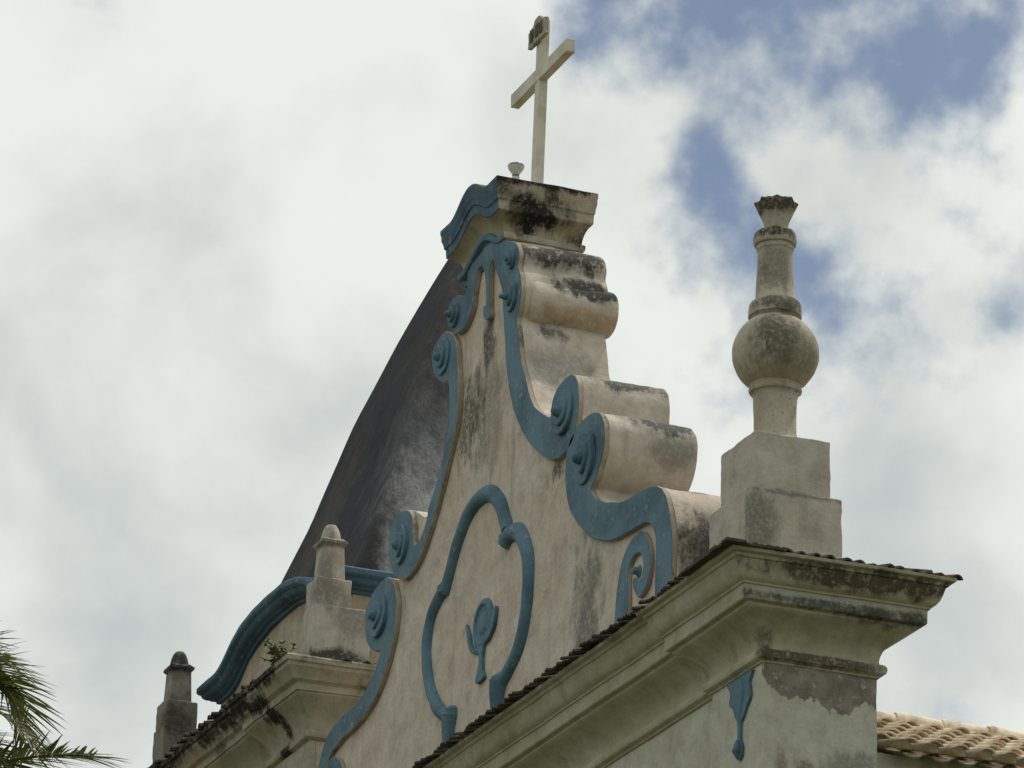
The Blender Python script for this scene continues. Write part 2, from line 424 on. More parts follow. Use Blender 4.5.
def link(name, bm, mat, parent=None, smooth=None, bevel=0.0, seg=2):
    """bmesh -> one mesh object; smooth = auto-smooth angle in degrees"""
    bmesh.ops.recalc_face_normals(bm, faces=bm.faces[:])
    me = bpy.data.meshes.new(name)
    bm.to_mesh(me)
    bm.free()
    for mm in (mat if isinstance(mat, (list, tuple)) else [mat]):
        me.materials.append(mm)
    o = bpy.data.objects.new(name, me)
    COL.objects.link(o)
    if parent is not None:
        o.parent = parent
        o.matrix_parent_inverse = base_matrix(parent).inverted()
    if smooth is not None:
        me.polygons.foreach_set('use_smooth', [True] * len(me.polygons))
        me.set_sharp_from_angle(angle=R_(smooth))
    if bevel > 0:
        md = o.modifiers.new('bevel', 'BEVEL')
        md.width = bevel
        md.segments = seg
        md.limit_method = 'ANGLE'
        md.angle_limit = R_(50)
        md.harden_normals = False
    return o


def base_matrix(o):
    m = Matrix.Translation(o.location) @ o.rotation_euler.to_matrix().to_4x4()
    return base_matrix(o.parent) @ o.matrix_parent_inverse @ m if o.parent else m


def thing(name, loc, label, cat, group=None):
    o = bpy.data.objects.new(name, None)
    o.empty_display_size = 0.2
    o.location = loc
    COL.objects.link(o)
    o['label'] = label
    o['category'] = cat
    if group:
        o['group'] = group
    return o


def add_box(bm, x0, x1, y0, y1, z0, z1):
    v = [bm.verts.new((x, y, z)) for z in (z0, z1) for y in (y0, y1) for x in (x0, x1)]
    for f in ((0, 2, 3, 1), (4, 5, 7, 6), (0, 1, 5, 4), (1, 3, 7, 5), (3, 2, 6, 7), (2, 0, 4, 6)):
        bm.faces.new([v[i] for i in f])


def add_block(bm, x0, x1, y0, y1, z0, z1, step=0.045, amp=0.0045):
    """hand-plastered block: a box cut into a grid, faces slightly uneven and arrises nibbled"""
    t = bmesh.new()
    add_box(t, x0, x1, y0, y1, z0, z1)
    for ax, ln in ((0, x1 - x0), (1, y1 - y0), (2, z1 - z0)):
        n = max(1, int(ln / step))
        for i in range(1, n):
            co = [0, 0, 0]
            no = [0, 0, 0]
            co[ax] = (x0, y0, z0)[ax] + ln * i / n
            no[ax] = 1
            bmesh.ops.bisect_plane(t, geom=t.verts[:] + t.edges[:] + t.faces[:], plane_co=co, plane_no=no)
    for v in t.verts:
        e = sum(1 for q, lo, hi in zip(v.co, (x0, y0, z0), (x1, y1, z1)) if min(abs(q - lo), abs(q - hi)) < 1e-5)
        c = Vector(((x0 + x1) / 2, (y0 + y1) / 2, v.co.z))
        d = Vector([noise.noise(v.co * 5 + Vector((k, 3 * k, 7))) for k in (1, 2, 3)]) * amp
        d += Vector([noise.noise(v.co * 23 + Vector((k, 5, 2 * k))) for k in (1, 2, 3)]) * amp * 0.4
        if e >= 2:
            d += (c - v.co).normalized() * max(0.0, noise.noise(v.co * 17) - 0.1) * 0.020
            if abs(v.co.z - z1) < 1e-5:
                d.z -= max(0.0, noise.noise(v.co * 13 + Vector((4, 4, 4)))) * 0.016
        v.co += d
    me = bpy.data.meshes.new('tmp_block')
    t.to_mesh(me)
    t.free()
    bm.from_mesh(me)
    bpy.data.meshes.remove(me)


def add_frustum(bm, cx, cy, z0, z1, w0, w1, d0=None, d1=None):
    d0 = w0 if d0 is None else d0
    d1 = w1 if d1 is None else d1
    a = [bm.verts.new((cx + sx * w0, cy + sy * d0, z0)) for sx, sy in ((-1, -1), (1, -1), (1, 1), (-1, 1))]
    b = [bm.verts.new((cx + sx * w1, cy + sy * d1, z1)) for sx, sy in ((-1, -1), (1, -1), (1, 1), (-1, 1))]
    bm.faces.new(a[::-1])
    bm.faces.new(b)
    for i in range(4):
        j = (i + 1) % 4
        bm.faces.new((a[i], a[j], b[j], b[i]))


def add_lathe(bm, prof, origin, axis='Z', n=40, mod=None):
    """prof: (radius, height) from one end to the other"""
    rings = []
    for r, h in prof:
        ring = []
        for i in range(n):
            t = 2 * pi * i / n
            rr = r * (mod(t, h) if mod else 1.0)
            a, b = rr * cos(t), rr * sin(t)
            if axis == 'Z':
                co = (origin[0] + a, origin[1] + b, origin[2] + h)
            else:                                   # towards -Y
                co = (origin[0] + a, origin[1] - h, origin[2] + b)
            ring.append(bm.verts.new(co))
        rings.append(ring)
    for p, q in zip(rings, rings[1:]):
        for i in range(n):
            j = (i + 1) % n
            bm.faces.new((p[i], p[j], q[j], q[i]))
    bm.faces.new(rings[0][::-1])
    bm.faces.new(rings[-1])


def spline(pts, sub=4, closed=True, sharp=()):
    """Catmull-Rom through 2-D points; indices in sharp stay corners"""
    out = []
    n = len(pts)
    last = n if closed else n - 1
    for i in range(last):
        p1, p2 = pts[i % n], pts[(i + 1) % n]
        p0 = pts[(i - 1) % n] if (closed or i > 0) else p1
        p3 = pts[(i + 2) % n] if (closed or i + 2 < n) else p2
        if i in sharp:
            p0 = p1
        if (i + 1) % n in sharp:
            p3 = p2
        dim = len(p1)
        for s in range(sub):
            t = s / sub
            out.append(tuple(0.5 * (2 * p1[k] + (p2[k] - p0[k]) * t + (2 * p0[k] - 5 * p1[k] + 4 * p2[k] - p3[k]) * t * t
                                    + (3 * p1[k] - p0[k] - 3 * p2[k] + p3[k]) * t ** 3) for k in range(dim)))
    if not closed:
        out.append(tuple(pts[-1]))
    return out


def jitter(pts, amp, f=3.0):
    return [(x + amp * noise.noise((x * f, z * f, 1.7)), z + amp * noise.noise((x * f, z * f, 9.1))) for x, z in pts]


def add_prism(bm, pts, y0, y1):
    """outline in the facade plane (x, z), thick from y0 to y1"""
    a = [bm.verts.new((x, y0, z)) for x, z in pts]
    b = [bm.verts.new((x, y1, z)) for x, z in pts]
    n = len(pts)
    f0 = bm.faces.new(a)
    f1 = bm.faces.new(b[::-1])
    for i in range(n):
        j = (i + 1) % n
        bm.faces.new((a[j], a[i], b[i], b[j]))
    return f0, f1


def add_tube(bm, pts, radii, n=10, squash=1.0):
    """round bar along 3-D points, closed at both ends"""
    P = [Vector(p) for p in pts]
    rings = []
    ref = Vector((0, -1, 0))
    for i, p in enumerate(P):
        t = (P[min(i + 1, len(P) - 1)] - P[max(i - 1, 0)]).normalized()
        s = t.cross(ref)
        if s.length < 0.2:
            s = t.cross(Vector((1, 0, 0)))
        s.normalize()
        u = s.cross(t).normalized()
        r = radii[i] if isinstance(radii, (list, tuple)) else radii
        rings.append([bm.verts.new(p + s * (r * cos(2 * pi * k / n)) + u * (r * squash * sin(2 * pi * k / n))) for k in range(n)])
    for a, b in zip(rings, rings[1:]):
        for k in range(n):
            j = (k + 1) % n
            bm.faces.new((a[k], a[j], b[j], b[k]))
    bm.faces.new(rings[0][::-1])
    bm.faces.new(rings[-1])


def normals2d(path, closed):
    """mitre vectors (right-hand side of travel) of a plan path"""
    n = len(path)
    out = []
    for i in range(n):
        def seg(a, b):
            d = Vector((path[b][0] - path[a][0], path[b][1] - path[a][1])).normalized()
            return Vector((d.y, -d.x))
        if closed:
            n1, n2 = seg((i - 1) % n, i), seg(i, (i + 1) % n)
        else:
            n1 = seg(i - 1, i) if i > 0 else seg(0, 1)
            n2 = seg(i, i + 1) if i < n - 1 else n1
        m = (n1 + n2)
        out.append(m / max(0.2, (1 + n1.dot(n2))))
    return out


def sweep(bm, path, prof, closed=False, arch=None, rng=None, cap_ends=False):
    """moulding profile [(projection, z[, arch weight])] along a plan path; arch(i) = lift of path point i"""
    nm = normals2d(path, closed)
    idx = list(range(len(path))) if rng is None else list(rng)
    cols = []
    for i in idx:
        c = []
        for q in prof:
            w = q[2] if len(q) > 2 else 1.0
            dz = (arch(i) if arch else 0.0) * w
            c.append(bm.verts.new((path[i][0] + nm[i].x * q[0], path[i][1] + nm[i].y * q[0], q[1] + dz)))
        cols.append(c)
    m = len(cols)
    for a in range(m if (closed and rng is None) else m - 1):
        p, q = cols[a], cols[(a + 1) % m]
        for j in range(len(prof) - 1):
            bm.faces.new((p[j], q[j], q[j + 1], p[j + 1]))
    return cols


def rough(bm, amp, f):
    for v in bm.verts:
        q = v.co * f
        v.co += Vector((noise.noise(q), noise.noise(q + Vector((5, 2, 9))), noise.noise(q + Vector((1, 8, 3))))) * amp


def add_half_tiles(bm, origin, along, out, count, pitch, r, length, rise, rnd=0.15):
    """row of little barrel tiles: each lies along 'out' and rises backwards"""
    O, A, U = Vector(origin), Vector(along).normalized(), Vector(out).normalized()
    Z = Vector((0, 0, 1))
    for i in range(count):
        c = O + A * (pitch * (i + 0.5 + random.uniform(-rnd, rnd))) + U * random.uniform(-0.025, 0.025) + Z * random.uniform(-0.006, 0.008)
        rr = r * random.uniform(0.88, 1.12)
        tilt = A * random.uniform(-0.03, 0.03)
        ends = []
        for q, rad in ((0.0, rr), (1.0, rr * 0.85)):
            e = c - U * (length * q) + Z * (rise * q) + tilt * q
            outer = [bm.verts.new(e + A * (rad * cos(pi * k / 6)) + Z * (rad * sin(pi * k / 6))) for k in range(7)]
            inner = [bm.verts.new(e + A * (rad * .68 * cos(pi * k / 6)) + Z * (rad * .68 * sin(pi * k / 6) - 0.001)) for k in range(7)]
            ends.append((outer, inner))
        (o0, i0), (o1, i1) = ends
        for k in range(6):
            bm.faces.new((o0[k], o0[k + 1], o1[k + 1], o1[k]))
            bm.faces.new((i0[k + 1], i0[k], i1[k], i1[k + 1]))
            bm.faces.new((o0[k + 1], o0[k], i0[k], i0[k + 1]))
        for a, b in ((0, 0), (6, 6)):
            bm.faces.new((o0[a], o1[a], i1[b], i0[b]))


# ------------------------------------------------------------------ the ground


bm = bmesh.new()
v = [bm.verts.new(c) for c in ((-1500, -1500, 0), (1500, -1500, 0), (1500, 1500, 0), (-1500, 1500, 0))]
bm.faces.new(v)
ground = link('ground', bm, MAT['ground'])
ground['kind'] = 'structure'

# ------------------------------------------------------------------ church front: wall, corner pier, cornice
church = thing('church_front', (-5.0, 0.45, 0), "weathered cream church front with a blue scrolled gable and a deep moulded cornice", 'church')
bm = bmesh.new()
add_box(bm, -9.985, -0.893, 0.048, 0.893, 0.0, 11.86)
link('facade_wall', bm, MAT['facade'], church)
bm = bmesh.new()
add_box(bm, -0.89, 0.0, 0.0, 0.896, 0.0, 11.86)
bmesh.ops.subdivide_edges(bm, edges=[e for e in bm.edges if abs(e.verts[0].co.z - e.verts[1].co.z) > 5], cuts=160)
for v in bm.verts:
    v.co.x += 0.010 * noise.noise(v.co * 4)
    v.co.y += 0.008 * noise.noise(v.co * 4 + Vector((3, 3, 3)))
link('corner_pier', bm, MAT['pier'], church, bevel=0.008)

PATH = [(-9.98, 0.045), (-0.89, 0.045), (-0.89, 0.0), (0.0, 0.0), (0.0, 0.9), (-1.6, 0.9)]
PROF = [(0.0, 11.135), (0.012, 11.14), (0.018, 11.152), (0.034, 11.158), (0.048, 11.170), (0.054, 11.19), (0.053, 11.21), (0.044, 11.228),
        (0.028, 11.238), (0.012, 11.242), (0.008, 11.262), (0.014, 11.295), (0.03, 11.335), (0.058, 11.37), (0.095, 11.402), (0.14, 11.432),
        (0.18, 11.455), (0.214, 11.472), (0.222, 11.48), (0.224, 11.496), (0.238, 11.502), (0.262, 11.506), (0.268, 11.515), (0.269, 11.60),
        (0.273, 11.610), (0.284, 11.614), (0.290, 11.628), (0.312, 11.640), (0.335, 11.668), (0.350, 11.705), (0.362, 11.745), (0.370, 11.768),
        (0.385, 11.774), (0.392, 11.795), (0.412, 11.80), (0.425, 11.806), (0.432, 11.828), (0.40, 11.838), (0.1, 11.93), (-0.3, 12.04)]


def subdivide(path, step):
    out = []
    for a, b in zip(path, path[1:]):
        n = max(1, int(math.hypot(b[0] - a[0], b[1] - a[1]) / step))
        out += [(a[0] + (b[0] - a[0]) * i / n, a[1] + (b[1] - a[1]) * i / n) for i in range(n)]
    return out + [path[-1]]


bm = bmesh.new()
sweep(bm, subdivide(PATH, 0.16), PROF)
rough(bm, 0.007, 2.3)
cornice = link('cornice', bm, MAT['cornice'], church, smooth=28)
bm = bmesh.new()
add_half_tiles(bm, (-9.9, -0.468, 11.822), (1, 0, 0), (0, -1, 0), 165, 0.060, 0.024, 0.40, 0.10, 0.3)
add_half_tiles(bm, (0.405, -0.05, 11.82), (0, 1, 0), (1, 0, 0), 13, 0.112, 0.047, 0.40, 0.11)
# mortar fillet that beds the tiles at the corner, and the last tile over the rear corner
for i in range(16):
    t = i / 16
    add_box(bm, 0.32, 0.455 + random.uniform(-.012, .012), -0.49 + t * 0.46, -0.49 + (i + 1.02) / 16 * 0.46, 11.826 + random.uniform(0, .002), 11.848 + random.uniform(-.006, .01))
for i in range(8):
    add_box(bm, -0.34 + i * 0.105, -0.34 + (i + 1.02) * 0.105, -0.505 + random.uniform(-.012, .012), -0.36, 11.826, 11.846 + random.uniform(-.004, .008))
add_half_tiles(bm, (0.275, 1.275, 11.84), (1, -1, 0), (1, 1, 0), 2, 0.08, 0.045, 0.45, 0.10)
rough(bm, 0.008, 9.0)
link('roof_tiles', bm, MAT['tile_dark'], cornice)

bm = bmesh.new()
DRIP = [(-0.585, 11.119), (-0.37, 11.122), (-0.134, 11.122), (-0.173, 11.081), (-0.193, 11.043), (-0.171, 10.943), (-0.246, 10.872), (-0.30, 10.806), (-0.335, 10.785), (-0.342, 10.663), (-0.308, 10.603), (-0.325, 10.53), (-0.377, 10.514), (-0.429, 10.563), (-0.439, 10.637), (-0.398, 10.677), (-0.393, 10.794), (-0.442, 10.847), (-0.474, 10.914), (-0.536, 10.964), (-0.522, 11.039), (-0.553, 11.087)]
add_prism(bm, spline(DRIP, 4, True, (0, 2)), -0.022, 0.004)
add_tube(bm, [(-0.37, -0.02, 11.11), (-0.35, -0.024, 11.0), (-0.365, -0.022, 10.85), (-0.37, -0.02, 10.75)], [0.05, 0.08, 0.045, 0.01], 12, 0.35)
rough(bm, 0.004, 8.0)
add_tube(bm, [(-0.375, -0.022, 10.66), (-0.375, -0.034, 10.58), (-0.375, -0.022, 10.53)], [0.02, 0.045, 0.02], 10, 0.7)
link('leaf_pendant', bm, MAT['blue'], church, bevel=0.010)

# ------------------------------------------------------------------ the gable
BAND_TOP = [(-6.065, 16.39), (-5.805, 16.423), (-5.522, 16.438), (-5.213, 16.348), (-4.923, 16.208), (-4.84, 16.076), (-4.859, 15.983), (-4.803, 15.882), (-4.769, 15.709), (-4.808, 15.564), (-4.859, 15.489), (-4.819, 15.384), (-4.79, 15.279), (-4.728, 15.079), (-4.617, 14.883), (-4.476, 14.634), (-4.241, 14.451), (-4.041, 14.355), (-4.014, 14.45), (-3.922, 14.54), (-3.774, 14.571), (-3.595, 14.567), (-3.483, 14.475), (-3.445, 14.333), (-3.457, 14.167), (-3.542, 13.982), (-3.74, 13.919), (-3.932, 13.944), (-4.07, 13.992), (-4.452, 14.241), (-4.773, 14.556), (-4.984, 14.898), (-5.076, 15.188), (-5.1, 15.349), (-5.133, 15.5), (-5.168, 15.672), (-5.204, 15.868), (-5.293, 16.022), (-5.378, 16.146), (-5.451, 16.263), (-5.501, 16.235), (-5.518, 16.149), (-5.516, 15.881), (-5.491, 15.762), (-5.558, 15.744), (-5.641, 15.794), (-5.656, 15.902), (-5.595, 15.91), (-5.63, 16.172), (-5.712, 16.296), (-5.806, 16.316), (-5.874, 16.135), (-5.915, 15.986), (-6.065, 15.876), (-6.217, 15.861), (-6.334, 15.898), (-6.486, 16.027), (-6.525, 16.145), (-6.466, 16.236), (-6.308, 16.242), (-6.17, 16.185), (-6.068, 16.203)]
BAND_L2 = [(-6.391, 15.909), (-6.584, 15.999), (-6.789, 15.976), (-6.883, 15.855), (-6.814, 15.683), (-6.63, 15.549), (-6.48, 15.512), (-6.43, 15.401), (-6.405, 15.09), (-6.502, 14.856), (-6.693, 14.608), (-6.856, 14.453), (-6.897, 14.355), (-7.011, 14.244), (-7.156, 14.206), (-7.213, 14.288), (-7.225, 14.421), (-7.285, 14.533), (-7.437, 14.622), (-7.674, 14.636), (-7.82, 14.55), (-7.845, 14.39), (-7.789, 14.232), (-7.691, 14.095), (-7.513, 14.006), (-7.376, 13.969), (-7.082, 14.023), (-6.804, 14.246), (-6.591, 14.488), (-6.379, 14.772), (-6.224, 15.029), (-6.193, 15.329), (-6.23, 15.564), (-6.27, 15.764)]
BAND_L3 = [(-7.692, 14.017), (-7.886, 14.125), (-8.188, 14.1), (-8.386, 13.989), (-8.414, 13.862), (-8.354, 13.681), (-8.147, 13.513), (-7.969, 13.466), (-8.174, 13.27), (-8.508, 13.16), (-9.086, 13.112), (-9.365, 13.022), (-9.547, 12.806), (-9.699, 12.544), (-9.794, 12.193), (-9.485, 12.118), (-9.39, 12.467), (-9.303, 12.743), (-9.226, 12.845), (-8.941, 12.91), (-8.538, 12.945), (-8.15, 13.041), (-7.834, 13.239), (-7.642, 13.505), (-7.577, 13.725), (-7.587, 13.852)]
BAND_R2 = [(-3.245, 14.091), (-3.083, 14.062), (-2.974, 14.004), (-2.892, 13.892), (-2.9, 13.702), (-3.017, 13.532), (-3.153, 13.442), (-3.067, 13.348), (-2.901, 13.253), (-2.602, 13.161), (-2.318, 13.109), (-2.07, 13.099), (-1.89, 13.063), (-1.746, 12.996), (-1.645, 12.887), (-1.56, 12.711), (-1.522, 12.501), (-1.524, 12.239), (-1.529, 11.732), (-1.831, 11.818), (-1.838, 12.333), (-1.837, 12.598), (-1.879, 12.713), (-1.957, 12.785), (-2.099, 12.822), (-2.343, 12.841), (-2.632, 12.869), (-2.887, 12.931), (-3.187, 13.066), (-3.455, 13.27), (-3.617, 13.464), (-3.694, 13.7), (-3.642, 13.947), (-3.452, 14.063)]
VOL3 = [(-2.631, 12.243), (-2.592, 12.471), (-2.497, 12.661), (-2.344, 12.763), (-2.162, 12.785), (-2.037, 12.706), (-1.958, 12.556), (-1.968, 12.412), (-2.037, 12.294), (-2.172, 12.258), (-2.27, 12.351), (-2.293, 12.432), (-2.235, 12.437), (-2.175, 12.395), (-2.118, 12.401), (-2.092, 12.485), (-2.124, 12.582), (-2.247, 12.625), (-2.366, 12.568), (-2.39, 12.411), (-2.383, 12.248), (-2.452, 11.996), (-2.67, 12.058)]
BODY_R = [(-5.522, 16.438), (-5.213, 16.348), (-4.923, 16.208), (-4.84, 16.076), (-4.859, 15.983), (-4.803, 15.882), (-4.769, 15.709), (-4.808, 15.564), (-4.859, 15.489), (-4.819, 15.384), (-4.79, 15.279), (-4.728, 15.079), (-4.617, 14.883), (-4.476, 14.634), (-4.241, 14.451), (-4.041, 14.355), (-4.014, 14.45), (-3.922, 14.54), (-3.774, 14.571), (-3.595, 14.567), (-3.483, 14.475), (-3.445, 14.333), (-3.457, 14.167), (-3.442, 14.068), (-3.245, 14.091), (-3.083, 14.062), (-2.974, 14.004), (-2.892, 13.892), (-2.9, 13.702), (-3.017, 13.532), (-3.153, 13.442), (-3.067, 13.348), (-2.901, 13.253), (-2.602, 13.161), (-2.318, 13.109), (-2.07, 13.099), (-1.89, 13.063), (-1.746, 12.996), (-1.645, 12.887), (-1.56, 12.711), (-1.522, 12.501), (-1.524, 12.239), (-1.529, 11.732)]
BODY_L = [(-6.064, 16.37), (-6.068, 16.203), (-6.17, 16.185), (-6.308, 16.242), (-6.466, 16.236), (-6.525, 16.145), (-6.486, 16.027), (-6.334, 15.898), (-6.391, 15.909), (-6.584, 15.999), (-6.789, 15.976), (-6.883, 15.855), (-6.814, 15.683), (-6.63, 15.549), (-6.48, 15.512), (-6.43, 15.401), (-6.405, 15.09), (-6.502, 14.856), (-6.693, 14.608), (-6.88, 14.442), (-7.078, 14.449), (-7.262, 14.553), (-7.437, 14.622), (-7.674, 14.636), (-7.82, 14.55), (-7.845, 14.39), (-7.789, 14.232), (-7.691, 14.095), (-7.692, 14.017), (-7.886, 14.125), (-8.188, 14.1), (-8.386, 13.989), (-8.414, 13.862), (-8.354, 13.681), (-8.147, 13.513), (-7.969, 13.466), (-8.174, 13.27), (-8.508, 13.16), (-9.086, 13.112), (-9.365, 13.022), (-9.547, 12.806), (-9.699, 12.544), (-9.794, 12.193)]
CA = [(-6.294, 12.152), (-6.284, 12.324), (-6.247, 12.454)]
CB = [(-6.27, 12.443), (-6.566, 12.584), (-6.819, 12.884), (-6.91, 13.232), (-6.802, 13.507), (-6.511, 13.665)]
CC = [(-6.507, 13.609), (-6.364, 13.8), (-6.181, 14.014), (-5.889, 14.192), (-5.541, 14.202), (-5.255, 14.027), (-5.092, 13.791), (-5.054, 13.717)]
CD = [(-5.115, 13.623), (-5.006, 13.676), (-4.779, 13.61), (-4.589, 13.374), (-4.553, 13.14), (-4.601, 12.864), (-4.719, 12.643), (-4.951, 12.496), (-5.167, 12.402)]
CE = [(-5.125, 12.442), (-5.168, 12.283), (-5.166, 12.052)]
SH_STEM = [(-5.673, 12.839), (-5.557, 12.806), (-5.578, 12.723), (-5.562, 12.605), (-5.517, 12.534), (-5.609, 12.516), (-5.704, 12.53), (-5.682, 12.6), (-5.647, 12.667), (-5.639, 12.741)]
SH_LL = [(-5.98, 13.125), (-5.889, 13.011), (-5.854, 12.903), (-5.738, 12.807), (-5.835, 12.831), (-5.909, 12.919)]
SH_RL = [(-5.29, 13.086), (-5.297, 12.986), (-5.344, 12.898), (-5.485, 12.824), (-5.502, 12.88), (-5.406, 12.942), (-5.379, 13.023)]

bm = bmesh.new()
body = spline(BODY_L[::-1] + BODY_R, 3, True, (0, len(BODY_L) - 1, len(BODY_L), len(BODY_L) + len(BODY_R) - 1))
add_prism(bm, jitter(jitter(body, 0.008), 0.005, 11.0), -0.012, 0.745)
for i in range(1, 11):
    bmesh.ops.bisect_plane(bm, geom=bm.verts[:] + bm.edges[:] + bm.faces[:], plane_co=(0, -0.012 + 0.757 * i / 11, 0), plane_no=(0, 1, 0))
for v in bm.verts:                                         # rolls rendered by hand: surface waves along their length
    if v.co.y > 0.0:
        a = 0.016 * min(1.0, v.co.y / 0.15)
        v.co.x += a * noise.noise(v.co * 3.1) + a * .5 * noise.noise(v.co * 9.0)
        v.co.z += a * noise.noise(v.co * 3.1 + Vector((7, 1, 4))) + a * .5 * noise.noise(v.co * 9.0 + Vector((2, 2, 2)))
gable = link('gable_wall', bm, MAT['gable'], church, smooth=40, bevel=0.004, seg=1)


def band(pts, sharp, y0=-0.058, y1=-0.0125):
    bm = bmesh.new()
    f0, f1 = add_prism(bm, jitter(jitter(spline(pts, 6, True, sharp), 0.010, 4.0), 0.006, 13.0), y0, y1)
    for f in bm.faces:
        f.material_index = 0 if f is f0 else 1          # the paint stops at the arris: the edge itself is bare plaster
    return link('scroll_band', bm, [MAT['blue'], MAT['edge']], church, smooth=40, bevel=0.005, seg=1)


def boss(parent, x, z, r, y=-0.058, tip=0.13):
    """stepped disc with a pointed eye at the heart of a volute"""
    bm = bmesh.new()
    add_lathe(bm, [(r * 1.0, -0.01), (r * 1.0, 0.022), (r * 0.95, 0.030), (r * 0.62, 0.024), (r * 0.60, 0.044), (r * 0.54, 0.052), (r * 0.26, 0.046),
                   (r * 0.24, 0.07), (r * 0.17, tip * 0.7), (r * 0.08, tip * 0.78)], (x, y, z), 'Y', 36)
    tilt = Matrix.Rotation(random.uniform(-.09, .09), 3, 'X') @ Matrix.Rotation(random.uniform(-.09, .09), 3, 'Z')
    sx, sz = random.uniform(.93, 1.07), random.uniform(.95, 1.08)
    for v in bm.verts:
        q = v.co - Vector((x, y, z))
        a = math.atan2(q.z, q.x)
        q.x *= sx * (1 + 0.05 * a / pi)          # wound, not turned: the rim creeps outwards round the eye
        q.z *= sz * (1 + 0.05 * a / pi)
        v.co = Vector((x, y, z)) + tilt @ q
    rough(bm, 0.009, 9.0)
    link('volute_boss', bm, MAT['blue'], parent, smooth=35)


bm = bmesh.new()
ROLL = [(-4.925 + 0.20 * cos(2 * pi * i / 28), 15.69 + 0.205 * sin(2 * pi * i / 28)) for i in range(28)]
add_prism(bm, ROLL, 0.035, 0.83)
bmesh.ops.subdivide_edges(bm, edges=[e for e in bm.edges if abs(e.verts[0].co.y - e.verts[1].co.y) > .5], cuts=6)
rough(bm, 0.012, 3.0)
link('shoulder_roll', bm, MAT['gable'], church, smooth=40, bevel=0.05, seg=4)

b_top = band(BAND_TOP, (0, 3, 39, 40, 49, 50))
boss(b_top, -4.97, 15.735, 0.125, tip=0.15)
boss(b_top, -4.985, 16.085, 0.085, tip=0.09)
boss(b_top, -6.33, 16.06, 0.115)
boss(b_top, -3.74, 14.275, 0.19, tip=0.15)
b_l2 = band(BAND_L2, ())
boss(b_l2, -6.59, 15.76, 0.165)
boss(b_l2, -7.50, 14.31, 0.18)
b_l3 = band(BAND_L3, (14, 15))
boss(b_l3, -8.02, 13.80, 0.205, tip=0.15)
b_r2 = band(BAND_R2, (18, 19))
boss(b_r2, -3.265, 13.735, 0.205, tip=0.15)
for mirror in (False, True):
    pts = [(-11.42 - x, z + 0.03) for x, z in VOL3] if mirror else VOL3
    bm = bmesh.new()
    f0, f1 = add_prism(bm, jitter(spline(pts, 4, True, (21, 22)), 0.005, 4.0), -0.048, -0.0125)
    for f in bm.faces:
        f.material_index = 0 if f is f0 else 1
    cx = -11.42 + 2.24 if mirror else -2.24
    add_lathe(bm, [(0.05, -0.06), (0.05, 0.0), (0.035, 0.006), (0.026, 0.05), (0.012, 0.058)], (cx, -0.02, 12.49), 'Y', 20)
    link('small_volute', bm, [MAT['blue'], MAT['edge']], church, smooth=40, bevel=0.005, seg=1)

# moulded frame of the blind cartouche: one round bar broken by knuckles and cusps
bm = bmesh.new()
R0 = 0.070
for pts, r0, r1 in ((CB, 1.0, 1.0), (CC, 1.0, 1.15), (CD, 1.2, 1.0)):
    s = spline(pts, 6, False)
    n = len(s)
    add_tube(bm, [(x + 0.055, -0.004, z - 0.045) for x, z in s], [R0 * (r0 + (r1 - r0) * i / (n - 1)) for i in range(n)], 14, 1.05)
add_tube(bm, [(x + 0.055, -0.004, z - 0.045) for x, z in spline(CA[::-1], 4, False)], [R0 * (1.25 - 0.35 * i / 8) for i in range(9)], 14, 1.3)
add_tube(bm, [(x + 0.055, -0.004, z - 0.045) for x, z in spline(CE, 4, False)], [R0 * (1.35 - 0.45 * i / 8) for i in range(9)], 14, 1.3)
for x, z, r in ((-6.52, 13.64, 0.088), (-6.262, 12.46, 0.10), (-5.14, 12.44, 0.10), (-5.10, 13.66, 0.088)):
    add_tube(bm, [(x + 0.055, -0.004, z - 0.045 + r * 0.7), (x + 0.055, -0.004, z - 0.045 + r * .35), (x + 0.055, -0.004, z - 0.045 - r * .35), (x + 0.055, -0.004, z - 0.045 - r * 0.7)], [r * .55, r, r, r * .55], 14, 1.0)
rough(bm, 0.006, 6.0)
link('cartouche_frame', bm, MAT['blue'], church, smooth=50)

# small relief in the middle of the cartouche: medallion, two leaves, stem
bm = bmesh.new()
add_lathe(bm, [(0.215, 0.0), (0.212, 0.022), (0.195, 0.034), (0.165, 0.036), (0.15, 0.018), (0.10, 0.016), (0.085, 0.03), (0.04, 0.036), (0.01, 0.036)], (-5.60, -0.011, 13.022), 'Y', 32)
for pts, t in ((SH_STEM, 0.035), (SH_LL, 0.03), (SH_RL, 0.035)):
    add_prism(bm, spline(pts, 3), -0.011 - t, -0.011)
add_tube(bm, [(-5.80, -0.01, 12.90), (-5.73, -0.015, 12.83), (-5.62, -0.015, 12.80)], [0.04, 0.05, 0.03], 10, 0.6)
for v in bm.verts:
    v.co.x += 0.075
link('floral_relief', bm, MAT['blue'], church, smooth=40, bevel=0.006)

# (the relief sits a little to the right of the cartouche axis)

# cap of the gable: neck, arched hood mouldings in blue on the front, plain returns
CX = -5.70


def rect_path(x0, x1, y0, y1, n):
    """closed plan rectangle; n pieces per side"""
    c = [(x0, y0), (x1, y0), (x1, y1), (x0, y1)]
    out = []
    for i in range(4):
        a, b = c[i], c[(i + 1) % 4]
        out += [(a[0] + (b[0] - a[0]) * k / n, a[1] + (b[1] - a[1]) * k / n) for k in range(n)]
    return out


NS = 24
cap_path = rect_path(CX - 0.50, CX + 0.50, -0.03, 0.655, NS)


def trim_back(bm):
    # the mouldings hardly project at the back of the cap
    for v in bm.verts:
        if v.co.y > 0.655:
            v.co.y = 0.655 + (v.co.y - 0.655) * 0.45



